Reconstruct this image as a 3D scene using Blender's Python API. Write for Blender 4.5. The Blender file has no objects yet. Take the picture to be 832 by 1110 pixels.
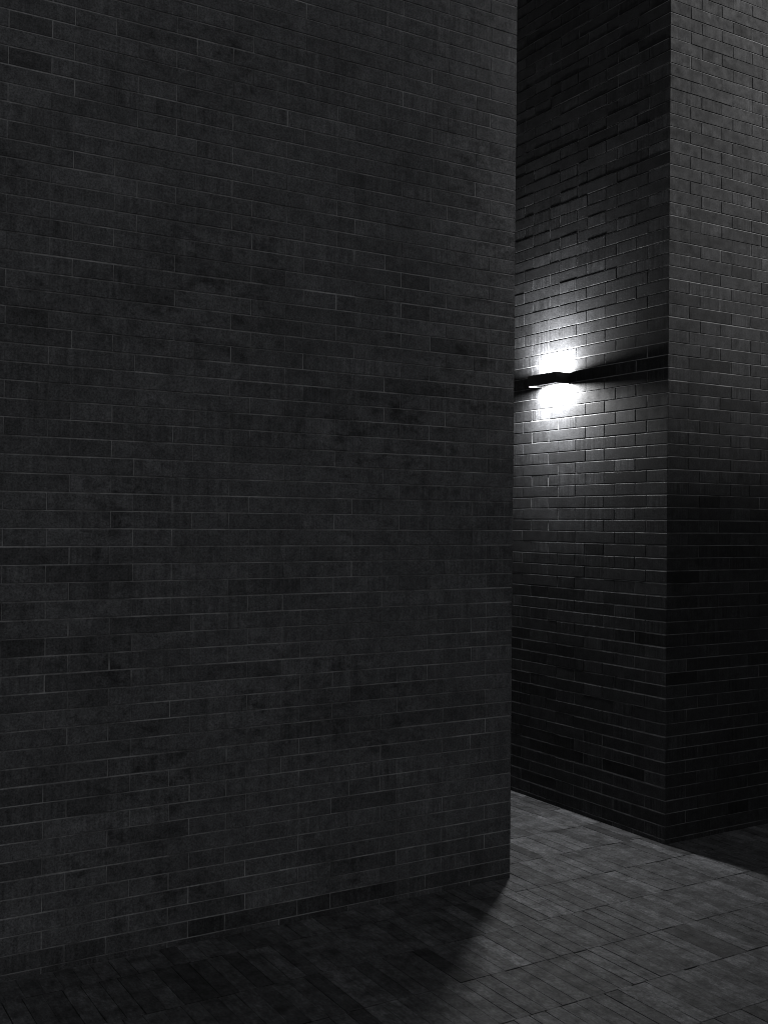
import bpy, math, random
from mathutils import Vector, Matrix, noise

R = random.Random(41)
sc = bpy.context.scene
col = sc.collection
rad = math.radians

# ------------------------------------------------------------------ layout
XN, YN = 3.0895, 3.938          # end arris of the near wall
XF, YF = 4.095, 3.948           # corner arris of the far building
CN, ZN = 0.0659, 0.0893         # course height / top of lowest full course, near wall
CF, ZF = 0.06557, 0.0901        # the same on the far building
HEAD, STRET = 0.1525, 0.3205    # header and stretcher, each with its joint
JOINT = 0.0042
TOP = 7.0


# ------------------------------------------------------------------ materials
def nodes_of(name):
    m = bpy.data.materials.new(name)
    m.use_nodes = True
    nt = m.node_tree
    b = nt.nodes['Principled BSDF']
    return m, nt, b


def nd(nt, kind, **kw):
    n = nt.nodes.new(kind)
    for k, v in kw.items():
        if k in n.inputs:
            n.inputs[k].default_value = v
        else:
            setattr(n, k, v)
    return n


def mth(nt, op, a, b=None, clamp=False):
    n = nt.nodes.new('ShaderNodeMath')
    n.operation = op
    n.use_clamp = clamp
    for i, s in enumerate((a, b)):
        if s is None:
            continue
        if isinstance(s, (int, float)):
            n.inputs[i].default_value = s
        else:
            nt.links.new(s, n.inputs[i])
    return n.outputs[0]


def noise_tex(nt, co, scale, detail=4.0, rough=0.55, stretch=(1, 1, 1), offset=(0, 0, 0)):
    mp = nt.nodes.new('ShaderNodeMapping')
    mp.inputs['Scale'].default_value = stretch
    mp.inputs['Location'].default_value = offset
    nt.links.new(co, mp.inputs['Vector'])
    n = nt.nodes.new('ShaderNodeTexNoise')
    n.inputs['Scale'].default_value = scale
    n.inputs['Detail'].default_value = detail
    n.inputs['Roughness'].default_value = rough
    nt.links.new(mp.outputs[0], n.inputs['Vector'])
    return n.outputs['Fac']


def remap(nt, v, a, b, lo, hi):
    n = nt.nodes.new('ShaderNodeMapRange')
    n.inputs['From Min'].default_value = a
    n.inputs['From Max'].default_value = b
    n.inputs['To Min'].default_value = lo
    n.inputs['To Max'].default_value = hi
    nt.links.new(v, n.inputs['Value'])
    return n.outputs[0]


def grey(nt, val, tint=(0.97, 0.99, 1.045)):
    c = nt.nodes.new('ShaderNodeCombineXYZ')
    for i in range(3):
        nt.links.new(mth(nt, 'MULTIPLY', val, tint[i]), c.inputs[i])
    return c.outputs[0]


def brick_material(name, base, stain, drags):
    m, nt, b = nodes_of(name)
    co = nt.nodes.new('ShaderNodeTexCoord').outputs['Object']
    tone = nt.nodes.new('ShaderNodeAttribute')
    tone.attribute_name = 'tone'
    drag = nt.nodes.new('ShaderNodeAttribute')
    drag.attribute_name = 'drag'
    streak = noise_tex(nt, co, 1.0, 3.0, 0.6, (75, 75, 5))          # wire drag marks up the face
    grain = noise_tex(nt, co, 150.0, 4.0, 0.75)
    cloud = noise_tex(nt, co, 2.1, 4.0, 0.6)
    smear = noise_tex(nt, co, 17.0, 5.0, 0.65, (1, 1, 1.0), (3, 1, 7))
    pits = noise_tex(nt, co, 95.0, 2.0, 0.5, (1, 1, 1), (5, 9, 2))
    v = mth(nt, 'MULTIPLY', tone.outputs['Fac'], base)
    st = mth(nt, 'MULTIPLY', mth(nt, 'SUBTRACT', streak, 0.5), mth(nt, 'MULTIPLY', drag.outputs['Fac'], drags))
    v = mth(nt, 'MULTIPLY', v, mth(nt, 'ADD', 1.0, st))
    v = mth(nt, 'MULTIPLY', v, remap(nt, grain, 0.3, 0.7, 0.4, 1.6))
    v = mth(nt, 'MULTIPLY', v, remap(nt, smear, 0.35, 0.68, 1.18, 0.74))
    v = mth(nt, 'MULTIPLY', v, remap(nt, cloud, 0.40, 0.68, 1.04, 1.04 - stain * 0.45))
    gate = remap(nt, noise_tex(nt, co, 1.15, 3.0, 0.5, (1, 1, 1.2), (8, 2, 4)), 0.42, 0.58, 0.10, 1.0)
    blotch = remap(nt, noise_tex(nt, co, 11.0, 8.0, 0.72, (1, 1, 1.6), (1, 6, 3)), 0.50, 0.64, 0.0, 0.62)
    v = mth(nt, 'MULTIPLY', v, mth(nt, 'SUBTRACT', 1.0, mth(nt, 'MULTIPLY', blotch, mth(nt, 'MULTIPLY', gate, stain * 2.4), clamp=True), clamp=True))
    nt.links.new(grey(nt, v), b.inputs['Base Color'])
    nt.links.new(remap(nt, smear, 0.3, 0.7, 0.50, 0.72), b.inputs['Roughness'])
    b.inputs['Specular IOR Level'].default_value = 0.12
    h = mth(nt, 'ADD', mth(nt, 'MULTIPLY', streak, mth(nt, 'MULTIPLY', drag.outputs['Fac'], 0.9)),
            mth(nt, 'ADD', mth(nt, 'MULTIPLY', grain, 0.25), mth(nt, 'MULTIPLY', pits, 0.5)))
    bp = nt.nodes.new('ShaderNodeBump')
    bp.inputs['Strength'].default_value = 0.55
    bp.inputs['Distance'].default_value = 0.0005
    nt.links.new(h, bp.inputs['Height'])
    nt.links.new(bp.outputs[0], b.inputs['Normal'])
    return m


def mortar_material(name, lo, hi):
    m, nt, b = nodes_of(name)
    co = nt.nodes.new('ShaderNodeTexCoord').outputs['Object']
    n1 = noise_tex(nt, co, 5.0, 5.0, 0.65)
    n2 = noise_tex(nt, co, 160.0, 3.0, 0.6)
    v = mth(nt, 'MULTIPLY', remap(nt, n1, 0.36, 0.66, lo, hi), remap(nt, n2, 0.3, 0.7, 0.75, 1.25))
    nt.links.new(grey(nt, v, (0.98, 0.99, 1.02)), b.inputs['Base Color'])
    b.inputs['Roughness'].default_value = 0.9
    bp = nt.nodes.new('ShaderNodeBump')
    bp.inputs['Strength'].default_value = 0.6
    bp.inputs['Distance'].default_value = 0.001
    nt.links.new(n2, bp.inputs['Height'])
    nt.links.new(bp.outputs[0], b.inputs['Normal'])
    return m


def paver_material():
    m, nt, b = nodes_of('clay paver')
    co = nt.nodes.new('ShaderNodeTexCoord').outputs['Object']
    tone = nt.nodes.new('ShaderNodeAttribute')
    tone.attribute_name = 'tone'
    streak = noise_tex(nt, co, 1.0, 5.0, 0.7, (52, 11, 30))
    scuff = noise_tex(nt, co, 11.0, 7.0, 0.75)
    grain = noise_tex(nt, co, 120.0, 4.0, 0.75, (1, 0.5, 1))
    v = mth(nt, 'MULTIPLY', tone.outputs['Fac'], 0.076)
    v = mth(nt, 'MULTIPLY', v, remap(nt, streak, 0.32, 0.68, 0.55, 1.45))
    v = mth(nt, 'MULTIPLY', v, remap(nt, scuff, 0.37, 0.65, 0.5, 1.6))
    v = mth(nt, 'MULTIPLY', v, remap(nt, grain, 0.3, 0.7, 0.4, 1.6))
    nt.links.new(grey(nt, v), b.inputs['Base Color'])
    nt.links.new(remap(nt, scuff, 0.3, 0.7, 0.72, 0.52), b.inputs['Roughness'])
    b.inputs['Specular IOR Level'].default_value = 0.4
    h = mth(nt, 'ADD', mth(nt, 'MULTIPLY', streak, 0.7), mth(nt, 'MULTIPLY', grain, 0.35))
    bp = nt.nodes.new('ShaderNodeBump')
    bp.inputs['Strength'].default_value = 0.5
    bp.inputs['Distance'].default_value = 0.0005
    nt.links.new(h, bp.inputs['Height'])
    nt.links.new(bp.outputs[0], b.inputs['Normal'])
    return m


def plain_material(name, val, rough, metallic=0.0, bump=0.0):
    m, nt, b = nodes_of(name)
    co = nt.nodes.new('ShaderNodeTexCoord').outputs['Object']
    n = noise_tex(nt, co, 60.0, 4.0, 0.6)
    v = remap(nt, n, 0.3, 0.7, val * 0.85, val * 1.15)
    nt.links.new(grey(nt, v, (0.98, 0.99, 1.02)), b.inputs['Base Color'])
    b.inputs['Roughness'].default_value = rough
    b.inputs['Metallic'].default_value = metallic
    return m


M_BRICK_N = brick_material('dark brick near', 0.128, 0.36, 1.5)  # base raised to stand in for more light on the near wall
M_BRICK_F = brick_material('dark brick far', 0.0355, 0.2, 2.2)  # same brick, base lowered to stand in for shade on the far building
M_MORTAR_N = mortar_material('mortar near', 0.12, 0.44)
M_MORTAR_F = mortar_material('mortar far', 0.09, 0.34)
M_PAVER = paver_material()
M_SAND = plain_material('joint sand', 0.02, 0.95)
M_HOUSING = plain_material('black powder coat', 0.012, 0.42)
M_SHADE_BLOCK = plain_material('shade block grey', 0.05, 0.85)  # surface of the unseen blocks added for shading

m_glow, nt, b = nodes_of('lit diffuser')
b.inputs['Base Color'].default_value = (0.8, 0.8, 0.8, 1)
b.inputs['Emission Color'].default_value = (1.0, 1.0, 1.0, 1)
b.inputs['Emission Strength'].default_value = 960.0
M_GLOW = m_glow


# ------------------------------------------------------------------ brickwork
class Sheet:
    """Collects vertices and faces with per-face tone, drag, material and smoothing."""
    def __init__(self):
        self.v, self.f, self.t, self.d, self.m, self.s = [], [], [], [], [], []

    def face(self, idx, tone, drag, mat, smooth):
        self.f.append(idx); self.t.append(tone); self.d.append(drag); self.m.append(mat); self.s.append(smooth)

    def box(self, lo, hi, mat):
        n = len(self.v)
        for k in range(8):
            self.v.append((hi[0] if k & 1 else lo[0], hi[1] if k & 2 else lo[1], hi[2] if k & 4 else lo[2]))
        for q in ((0, 4, 6, 2), (1, 3, 7, 5), (0, 1, 5, 4), (2, 6, 7, 3), (0, 2, 3, 1), (4, 5, 7, 6)):
            self.face([n + i for i in q], 1.0, 0.0, mat, False)

    def build(self, name, mats, parent=None):
        me = bpy.data.meshes.new(name)
        me.from_pydata(self.v, [], self.f)
        for m in mats:
            me.materials.append(m)
        me.polygons.foreach_set('material_index', self.m)
        me.polygons.foreach_set('use_smooth', self.s)
        for an, vals in (('tone', self.t), ('drag', self.d)):
            a = me.attributes.new(an, 'FLOAT', 'FACE')
            a.data.foreach_set('value', vals)
        me.update()
        o = bpy.data.objects.new(name, me)
        col.objects.link(o)
        if parent:
            o.parent = parent
        return o


def brick(S, org, u, n, a0, a1, z0, z1, tone, drag, wob, e0=False, e1=False, proud=None, relief=1.0, lean=0.0, edge=(0.0014, 0.0006)):
    """One brick face from a0..a1 along u and z0..z1, standing along n; e0/e1: mitred arris ends."""
    L, H = a1 - a0, z1 - z0
    m = max(3, int(round(L / 0.045)))
    lv = [0.0, edge[0]] + [L * k / m for k in range(1, m)] + [L - edge[0], L]
    hv = [0.0, edge[0], H * 0.35, H * 0.66, H - edge[0], H]
    p0 = max(-0.0007, min(0.0007, R.gauss(0, 0.00055))) * relief if proud is None else proud
    tu = R.gauss(0, 0.00016 * relief)
    tz = R.gauss(lean, 0.00020 * relief)
    bow = R.gauss(0, 0.00012 * relief)
    sd = Vector((R.uniform(-90, 90), R.uniform(-90, 90), 0))
    skew0, skew1 = R.gauss(0, 0.0005), R.gauss(0, 0.0005)
    nick = R.uniform(0, 0.0020)
    i0 = len(S.v)
    nl, nh = len(lv), len(hv)

    def put(a, z, d):
        S.v.append((org[0] + u[0] * a + n[0] * d, org[1] + u[1] * a + n[1] * d, z))

    for j, h in enumerate(hv):
        for i, l in enumerate(lv):
            s, t = l / L - 0.5, h / H - 0.5
            fade = 1.0
            if e0:
                fade = min(1.0, 0.3 + l / 0.08)
            if e1:
                fade = min(fade, 0.3 + (L - l) / 0.08)
            d = p0 * fade + fade * (tu * 2 * s + tz * 2 * t + bow * (1 - 4 * s * s))
            edge_l, edge_h = i in (0, nl - 1), j in (0, nh - 1)
            if edge_l or edge_h:
                d -= edge[1]
                if R.random() < 0.05:
                    d -= R.uniform(0.0003, 0.0012)
            za, la = z0 + h, a0 + l
            if j in (0, 1):
                za += wob * noise.noise(sd + Vector((l * 26, 5, 3))) + skew0 * s
            if j in (nh - 1, nh - 2):
                za += wob * noise.noise(sd + Vector((l * 26, 9, 7))) + skew1 * s
            if i == 0 and not e0:
                la += wob * noise.noise(sd + Vector((h * 40, 2, 1)))
            if i == nl - 1 and not e1:
                la += wob * noise.noise(sd + Vector((h * 40, 4, 6)))
            if edge_l and ((i == 0 and e0) or (i == nl - 1 and e1)):
                d = -nick - (0.003 * R.random() if R.random() < 0.12 else 0.0004)
                la += -nick if e1 and i else nick
            put(la, za, d)
    for j in range(nh - 1):
        for i in range(nl - 1):
            k = i0 + j * nl + i
            S.face([k, k + 1, k + nl + 1, k + nl], tone, drag, 0, False)
    # skirt going back into the mortar
    ring = [i for i in range(nl)] + [nl * j + nl - 1 for j in range(1, nh)] + \
           [nl * (nh - 1) + i for i in range(nl - 2, -1, -1)] + [nl * j for j in range(nh - 2, 0, -1)]
    back = []
    DEEP = 0.014
    for r in ring:
        i, j = r % nl, r // nl
        x, y, z = S.v[i0 + r]
        sh = 0.0
        if e0 and i == 0:
            sh = DEEP
        if e1 and i == nl - 1:
            sh = -DEEP
        back.append(len(S.v))
        S.v.append((x - n[0] * DEEP + u[0] * sh, y - n[1] * DEEP + u[1] * sh, z))
    for q in range(len(ring)):
        q2 = (q + 1) % len(ring)
        S.face([i0 + ring[q2], i0 + ring[q], back[q], back[q2]], tone * 0.95, 0.0, 0, False)


def brick_face(S, org, u, n, length, c, ztop0, top, odd_header, arris_at_start,
               tone_fn, wob=0.0007, rough=1.0, lean=0.0, edge=(0.0014, 0.0006), corner=0.150, bat=0.232):
    """Flemish bond from the arris at distance 0 along u to `length`, courses of height c."""
    k = -1
    while True:
        z1 = ztop0 + k * c - JOINT * 0.58
        z0 = ztop0 + (k - 1) * c + JOINT * 0.58
        if k == -1:
            z0, z1 = 0.0005, ztop0 - c - JOINT / 2
        if k >= 0 and z1 > top:
            break
        lead_header = (k % 2 == 1) if odd_header else (k % 2 == 0)
        seq = [corner, STRET, HEAD] if lead_header else [bat, HEAD, STRET]
        a, i = 0.0, 0
        dz = R.gauss(0, 0.0005) if k >= 0 else 0
        while a < length - 0.03:
            w = seq[0] if i == 0 else (seq[1] if i % 2 else seq[2])
            b_ = min(a + w, length)
            head = (lead_header and i % 2 == 0) or (not lead_header and i % 2 == 1)
            js = R.gauss(0, 0.0012)
            lo = a + (JOINT * 0.43 + R.gauss(0, 0.0005) if i else 0)
            hi = b_ - JOINT * 0.43 + (js * 0.8 if b_ < length else 0)
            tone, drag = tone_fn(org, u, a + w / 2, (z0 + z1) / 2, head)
            wb = wob
            brick(S, org, u, n, lo, hi, z0 + dz, z1 + dz, tone, drag, wb,
                  e0=(i == 0 and arris_at_start), e1=False, relief=rough, lean=lean, edge=edge)
            a, i = b_, i + 1
        k += 1


def near_tone(org, u, a, z, head):
    t = 1.0 + R.gauss(0, 0.075)
    p = Vector(((org[0] + u[0] * a) * 1.25, 4.3, z * 1.25))
    blot = noise.noise(p) + 0.5 * noise.noise(p * 2.3)
    if R.random() < 0.03 + 1.1 * max(0.0, blot):
        t *= R.uniform(0.76, 0.96)
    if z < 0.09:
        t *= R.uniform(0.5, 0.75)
    return max(0.3, t), (R.uniform(0.5, 1.0) if R.random() < 0.45 else R.uniform(0.1, 0.4))


def far_tone(org, u, a, z, head):
    t = 1.0 + R.gauss(0, 0.11)
    if head and R.random() < 0.5:
        t *= R.uniform(1.08, 1.3)
    if R.random() < 0.06:
        t *= R.uniform(0.6, 0.8)
    return max(0.35, t), (R.uniform(0.6, 1.2) if head or R.random() < 0.3 else R.uniform(0.1, 0.45))


REC_SIDE = 0.0029
REC = 0.0024    # how far the mortar lies behind the brick faces

# near wall: front face runs left from its end arris, end face runs back into the passage
S = Sheet()
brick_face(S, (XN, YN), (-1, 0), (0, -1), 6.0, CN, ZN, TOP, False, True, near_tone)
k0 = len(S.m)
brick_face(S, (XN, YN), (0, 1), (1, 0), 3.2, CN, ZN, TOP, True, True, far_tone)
S.m[k0:] = [2] * (len(S.m) - k0)      # passage side coloured darker, with the far brick, to cut bounced light
S.box((XN - 6.0, YN + REC, -0.3), (XN - REC, YN + 3.2, TOP + 0.01), 1)
near = S.build('brick_wall', [M_BRICK_N, M_MORTAR_N, M_BRICK_F])
near['label'] = 'broad dark grey brick wall filling the left, its straight end standing beside the passage'
near['category'] = 'wall'

# far building: front face runs right from its corner, side face (with the lamp) runs back
S = Sheet()
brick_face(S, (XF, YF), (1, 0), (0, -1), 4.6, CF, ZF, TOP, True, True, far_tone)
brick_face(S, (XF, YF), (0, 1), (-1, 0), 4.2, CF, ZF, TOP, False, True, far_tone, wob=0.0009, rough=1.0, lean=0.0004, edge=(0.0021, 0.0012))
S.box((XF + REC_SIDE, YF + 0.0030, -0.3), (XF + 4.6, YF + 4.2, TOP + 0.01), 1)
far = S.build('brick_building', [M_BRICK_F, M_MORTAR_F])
far['label'] = 'dark brick building corner across the passage, with the lit lamp on its side wall'
far['category'] = 'building'


# ------------------------------------------------------------------ ground
S = Sheet()
PITCH, PW, PJ = 0.3226, 0.0662, 0.0038
y0 = 2.482 - PITCH * 9
rows = 26
for r in range(rows):
    ya = y0 + r * PITCH
    run = R.uniform(0, PW)
    x = -1.6 + run
    group_t = 1.0
    while x < 8.4:
        w = PW + R.gauss(0, 0.0008)
        xm = x + w / 2
        # nothing inside the buildings
        if (xm < XN - 0.06 and ya > YN + 0.05 and ya < YN + 3.1) or (xm > XF + 0.1 and ya > YF + 0.05):
            x += w
            continue
        if R.random() < 0.55:
            group_t = R.choice((1.0, 1.0, 0.9, 1.08, 1.2, 0.82))
        t = group_t * max(0.5, 1 + R.gauss(0, 0.18))
        gap_y = PJ * R.choice((0.3, 0.5, 0.8, 1.0, 1.3))
        gap_x = PJ * R.choice((0.12, 0.2, 0.3, 0.5, 0.8, 1.1))
        a0, a1 = x + gap_x / 2, x + w - gap_x / 2
        b0, b1 = ya + gap_y / 2 + R.gauss(0, .0012), ya + PITCH - gap_y / 2 + R.gauss(0, .0012)
        h = R.gauss(0, 0.0004)
        tx, ty = R.gauss(0, 0.0003), R.gauss(0, 0.0005)
        c = 0.0012
        xs = [a0, a0 + c, (a0 + a1) / 2, a1 - c, a1]
        ys = [b0, b0 + c] + [b0 + (b1 - b0) * q / 5 for q in range(1, 5)] + [b1 - c, b1]
        sd = Vector((R.uniform(-90, 90), R.uniform(-90, 90), 0))
        k0 = len(S.v)
        for j, yy in enumerate(ys):
            for i, xx in enumerate(xs):
                z = h + tx * (i - 2) / 2 + ty * (2 * j / 7 - 1)
                ex, ey = i in (0, 4), j in (0, 7)
                if ex or ey:
                    z -= 0.0007
                    if R.random() < 0.06:
                        z -= R.uniform(0.0005, 0.002)
                wx = 0.0007 * noise.noise(sd + Vector((0, yy * 24, i * 3.0))) if i < 2 or i > 2 else 0
                S.v.append((xx + wx, yy, z))
        for j in range(7):
            for i in range(4):
                k = k0 + j * 5 + i
                S.face([k, k + 1, k + 6, k + 5], t, 0, 0, False)
        ring = [0, 1, 2, 3, 4] + [5 * j + 4 for j in range(1, 8)] + [35 + i for i in (3, 2, 1, 0)] + [5 * j for j in range(6, 0, -1)]
        bk = []
        for q in ring:
            vx = S.v[k0 + q]
            bk.append(len(S.v))
            S.v.append((vx[0], vx[1], -0.02))
        for q in range(len(ring)):
            q2 = (q + 1) % len(ring)
            S.face([k0 + ring[q2], k0 + ring[q], bk[q], bk[q2]], t * 0.7, 0, 0, False)
        x += w
paving = S.build('paving', [M_PAVER])
paving['kind'] = 'structure'

me = bpy.data.meshes.new('ground')
me.from_pydata([(-400, -400, -0.006), (400, -400, -0.006), (400, 400, -0.006), (-400, 400, -0.006)], [], [(0, 1, 2, 3)])
me.materials.append(M_SAND)
ground = bpy.data.objects.new('ground', me)
col.objects.link(ground)
ground['kind'] = 'structure'


# ------------------------------------------------------------------ wall lamp
LY0, LY1, LZ0, LZ1, LD = 4.702, 4.956, 2.4430, 2.5060, 0.109
lamp = bpy.data.objects.new('wall_lamp', None)
lamp.location = (XF, (LY0 + LY1) / 2, (LZ0 + LZ1) / 2)
lamp.empty_display_size = 0.1
col.objects.link(lamp)
lamp['label'] = 'slim black box lamp on the passage side wall, glowing upward and downward'
lamp['category'] = 'wall lamp'


def add_mesh(name, verts, faces, mat, parent, bevel=0.0):
    me = bpy.data.meshes.new(name)
    me.from_pydata(verts, [], faces)
    me.materials.append(mat)
    o = bpy.data.objects.new(name, me)
    col.objects.link(o)
    o.parent = parent
    if bevel:
        bv = o.modifiers.new('bevel', 'BEVEL')
        bv.width = bevel
        bv.segments = 2
        bv.limit_method = 'ANGLE'
    return o


def rect_tube(lx0, lx1, ly0, ly1, lz0, lz1, th):
    """A rectangular sleeve open above and below (local coordinates)."""
    out = [(lx0, ly0), (lx1, ly0), (lx1, ly1), (lx0, ly1)]
    inn = [(lx0 + th, ly0 + th), (lx1 - th, ly0 + th), (lx1 - th, ly1 - th), (lx0 + th, ly1 - th)]
    v = [(x, y, lz0) for x, y in out] + [(x, y, lz1) for x, y in out] + \
        [(x, y, lz0) for x, y in inn] + [(x, y, lz1) for x, y in inn]
    f = []
    for i in range(4):
        j = (i + 1) % 4
        f.append((i, j, 4 + j, 4 + i))
        f.append((8 + j, 8 + i, 12 + i, 12 + j))
        f.append((j, i, 8 + i, 8 + j))
        f.append((4 + i, 4 + j, 12 + j, 12 + i))
    return v, f


hy, hz = (LY1 - LY0) / 2, (LZ1 - LZ0) / 2
v, f = rect_tube(-LD, 0.0015, -hy, hy, -hz, hz, 0.003)
add_mesh('housing', v, f, M_HOUSING, lamp, 0.0008)
RIM = 0.014
M_WHITE = plain_material('white reflector', 0.8, 0.6)


def plate(lx0, lx1, ly0, ly1, lz0, lz1):
    v = [(x, y, z) for z in (lz0, lz1) for y in (ly0, ly1) for x in (lx0, lx1)]
    f = [(0, 2, 3, 1), (4, 5, 7, 6), (0, 1, 5, 4), (2, 6, 7, 3), (0, 4, 6, 2), (1, 3, 7, 5)]
    return v, f


for sgn in (-1, 1):
    za, zb = sorted((sgn * (hz - RIM), sgn * (hz - RIM - 0.006)))
    xa, xm, xb = -LD + 0.0035, -0.056, -0.004
    # lit strip along the front of the box, white reflector plate between it and the wall
    v, f = plate(xa, xm - 0.0005, -hy + 0.0035, hy - 0.0035, za, zb)
    o = add_mesh('diffuser', v, f, M_GLOW, lamp)
    o.data.materials.append(M_HOUSING)
    for p in o.data.polygons:
        p.material_index = 0 if p.index == (0 if sgn < 0 else 1) else 1
    za, zb = sorted((sgn * (hz - RIM - 0.001), sgn * (hz - RIM - 0.007)))
    v, f = plate(xm, xb, -hy + 0.0035, hy - 0.0035, za, zb)
    add_mesh('reflector', v, f, M_WHITE, lamp)


# ------------------------------------------------------------------ unseen blocks added behind the camera to shade the walls
def shade_block(name, x0, x1, y0, y1, h, label):
    S = Sheet()
    S.box((x0, y0, -0.3), (x1, y1, h), 0)
    S.box((x0 - 0.06, y0 - 0.06, h + 0.003), (x1 + 0.06, y1 + 0.06, h + 0.18), 0)
    o = S.build(name, [M_SHADE_BLOCK])
    o['label'] = label
    o['category'] = 'building'
    return o


shade_block('tall_shade_block', 2.0, 8.95, -9.0, -3.0, 16, 'tall unseen block added to keep the sun off the near wall')
shade_block('low_shade_block', 5.6, 14, -2.9, 1.0, 4.3, 'lower unseen block added to shade the foot of the far building')

# ------------------------------------------------------------------ light
EL, AZ = 32.0, 36.0     # sun elevation; azimuth to the right of straight behind the camera's wall normal
to_sun = Vector((math.sin(rad(AZ)) * math.cos(rad(EL)), -math.cos(rad(AZ)) * math.cos(rad(EL)), math.sin(rad(EL))))
sl = bpy.data.lights.new('sun', 'SUN')
sl.energy = 3.2
sl.angle = rad(12)
sl.color = (1.0, 0.985, 0.97)
so = bpy.data.objects.new('sun', sl)
so.rotation_euler = to_sun.to_track_quat('Z', 'Y').to_euler()
col.objects.link(so)

w = bpy.data.worlds.new('World')
sc.world = w
w.use_nodes = True
nt = w.node_tree
bg = nt.nodes['Background']
sky = nt.nodes.new('ShaderNodeTexSky')
sky.sky_type = 'NISHITA'
sky.sun_disc = False
sky.sun_elevation = rad(EL)
sky.sun_rotation = math.atan2(to_sun.x, to_sun.y)
hs = nt.nodes.new('ShaderNodeHueSaturation')
hs.inputs['Saturation'].default_value = 0.05
nt.links.new(sky.outputs[0], hs.inputs['Color'])
nt.links.new(hs.outputs[0], bg.inputs['Color'])
bg.inputs['Strength'].default_value = 0.066

# ------------------------------------------------------------------ camera
cam = bpy.data.cameras.new('camera')
co = bpy.data.objects.new('camera', cam)
col.objects.link(co)
yaw, pit, rol = rad(58.7545), rad(0.5291), rad(-0.5484)
F = Vector((math.cos(yaw) * math.cos(pit), math.sin(yaw) * math.cos(pit), math.sin(pit)))
rt = Vector((math.sin(yaw), -math.cos(yaw), 0))
dn = F.cross(rt)
RX = math.cos(rol) * rt + math.sin(rol) * dn
DX = -math.sin(rol) * rt + math.cos(rol) * dn
mat = Matrix(((RX.x, -DX.x, -F.x, 0), (RX.y, -DX.y, -F.y, 0), (RX.z, -DX.z, -F.z, 1.64), (0, 0, 0, 1)))
co.matrix_world = mat
cam.sensor_fit = 'HORIZONTAL'
cam.sensor_width = 36
cam.lens = 1161.3 / 832 * 36
cam.clip_start = 0.05
cam.clip_end = 2000
sc.camera = co

# ------------------------------------------------------------------ view
sc.view_settings.view_transform = 'Standard'
sc.view_settings.look = 'None'
sc.view_settings.exposure = 0.0
sc.view_settings.gamma = 1.0
sc.view_settings.use_curve_mapping = False
sc.cycles.max_bounces = 6
sc.cycles.diffuse_bounces = 4
sc.cycles.glossy_bounces = 3
sc.cycles.use_denoising = True
sc.cycles.filter_width = 0.95
sc.cycles.sample_clamp_indirect = 4.0
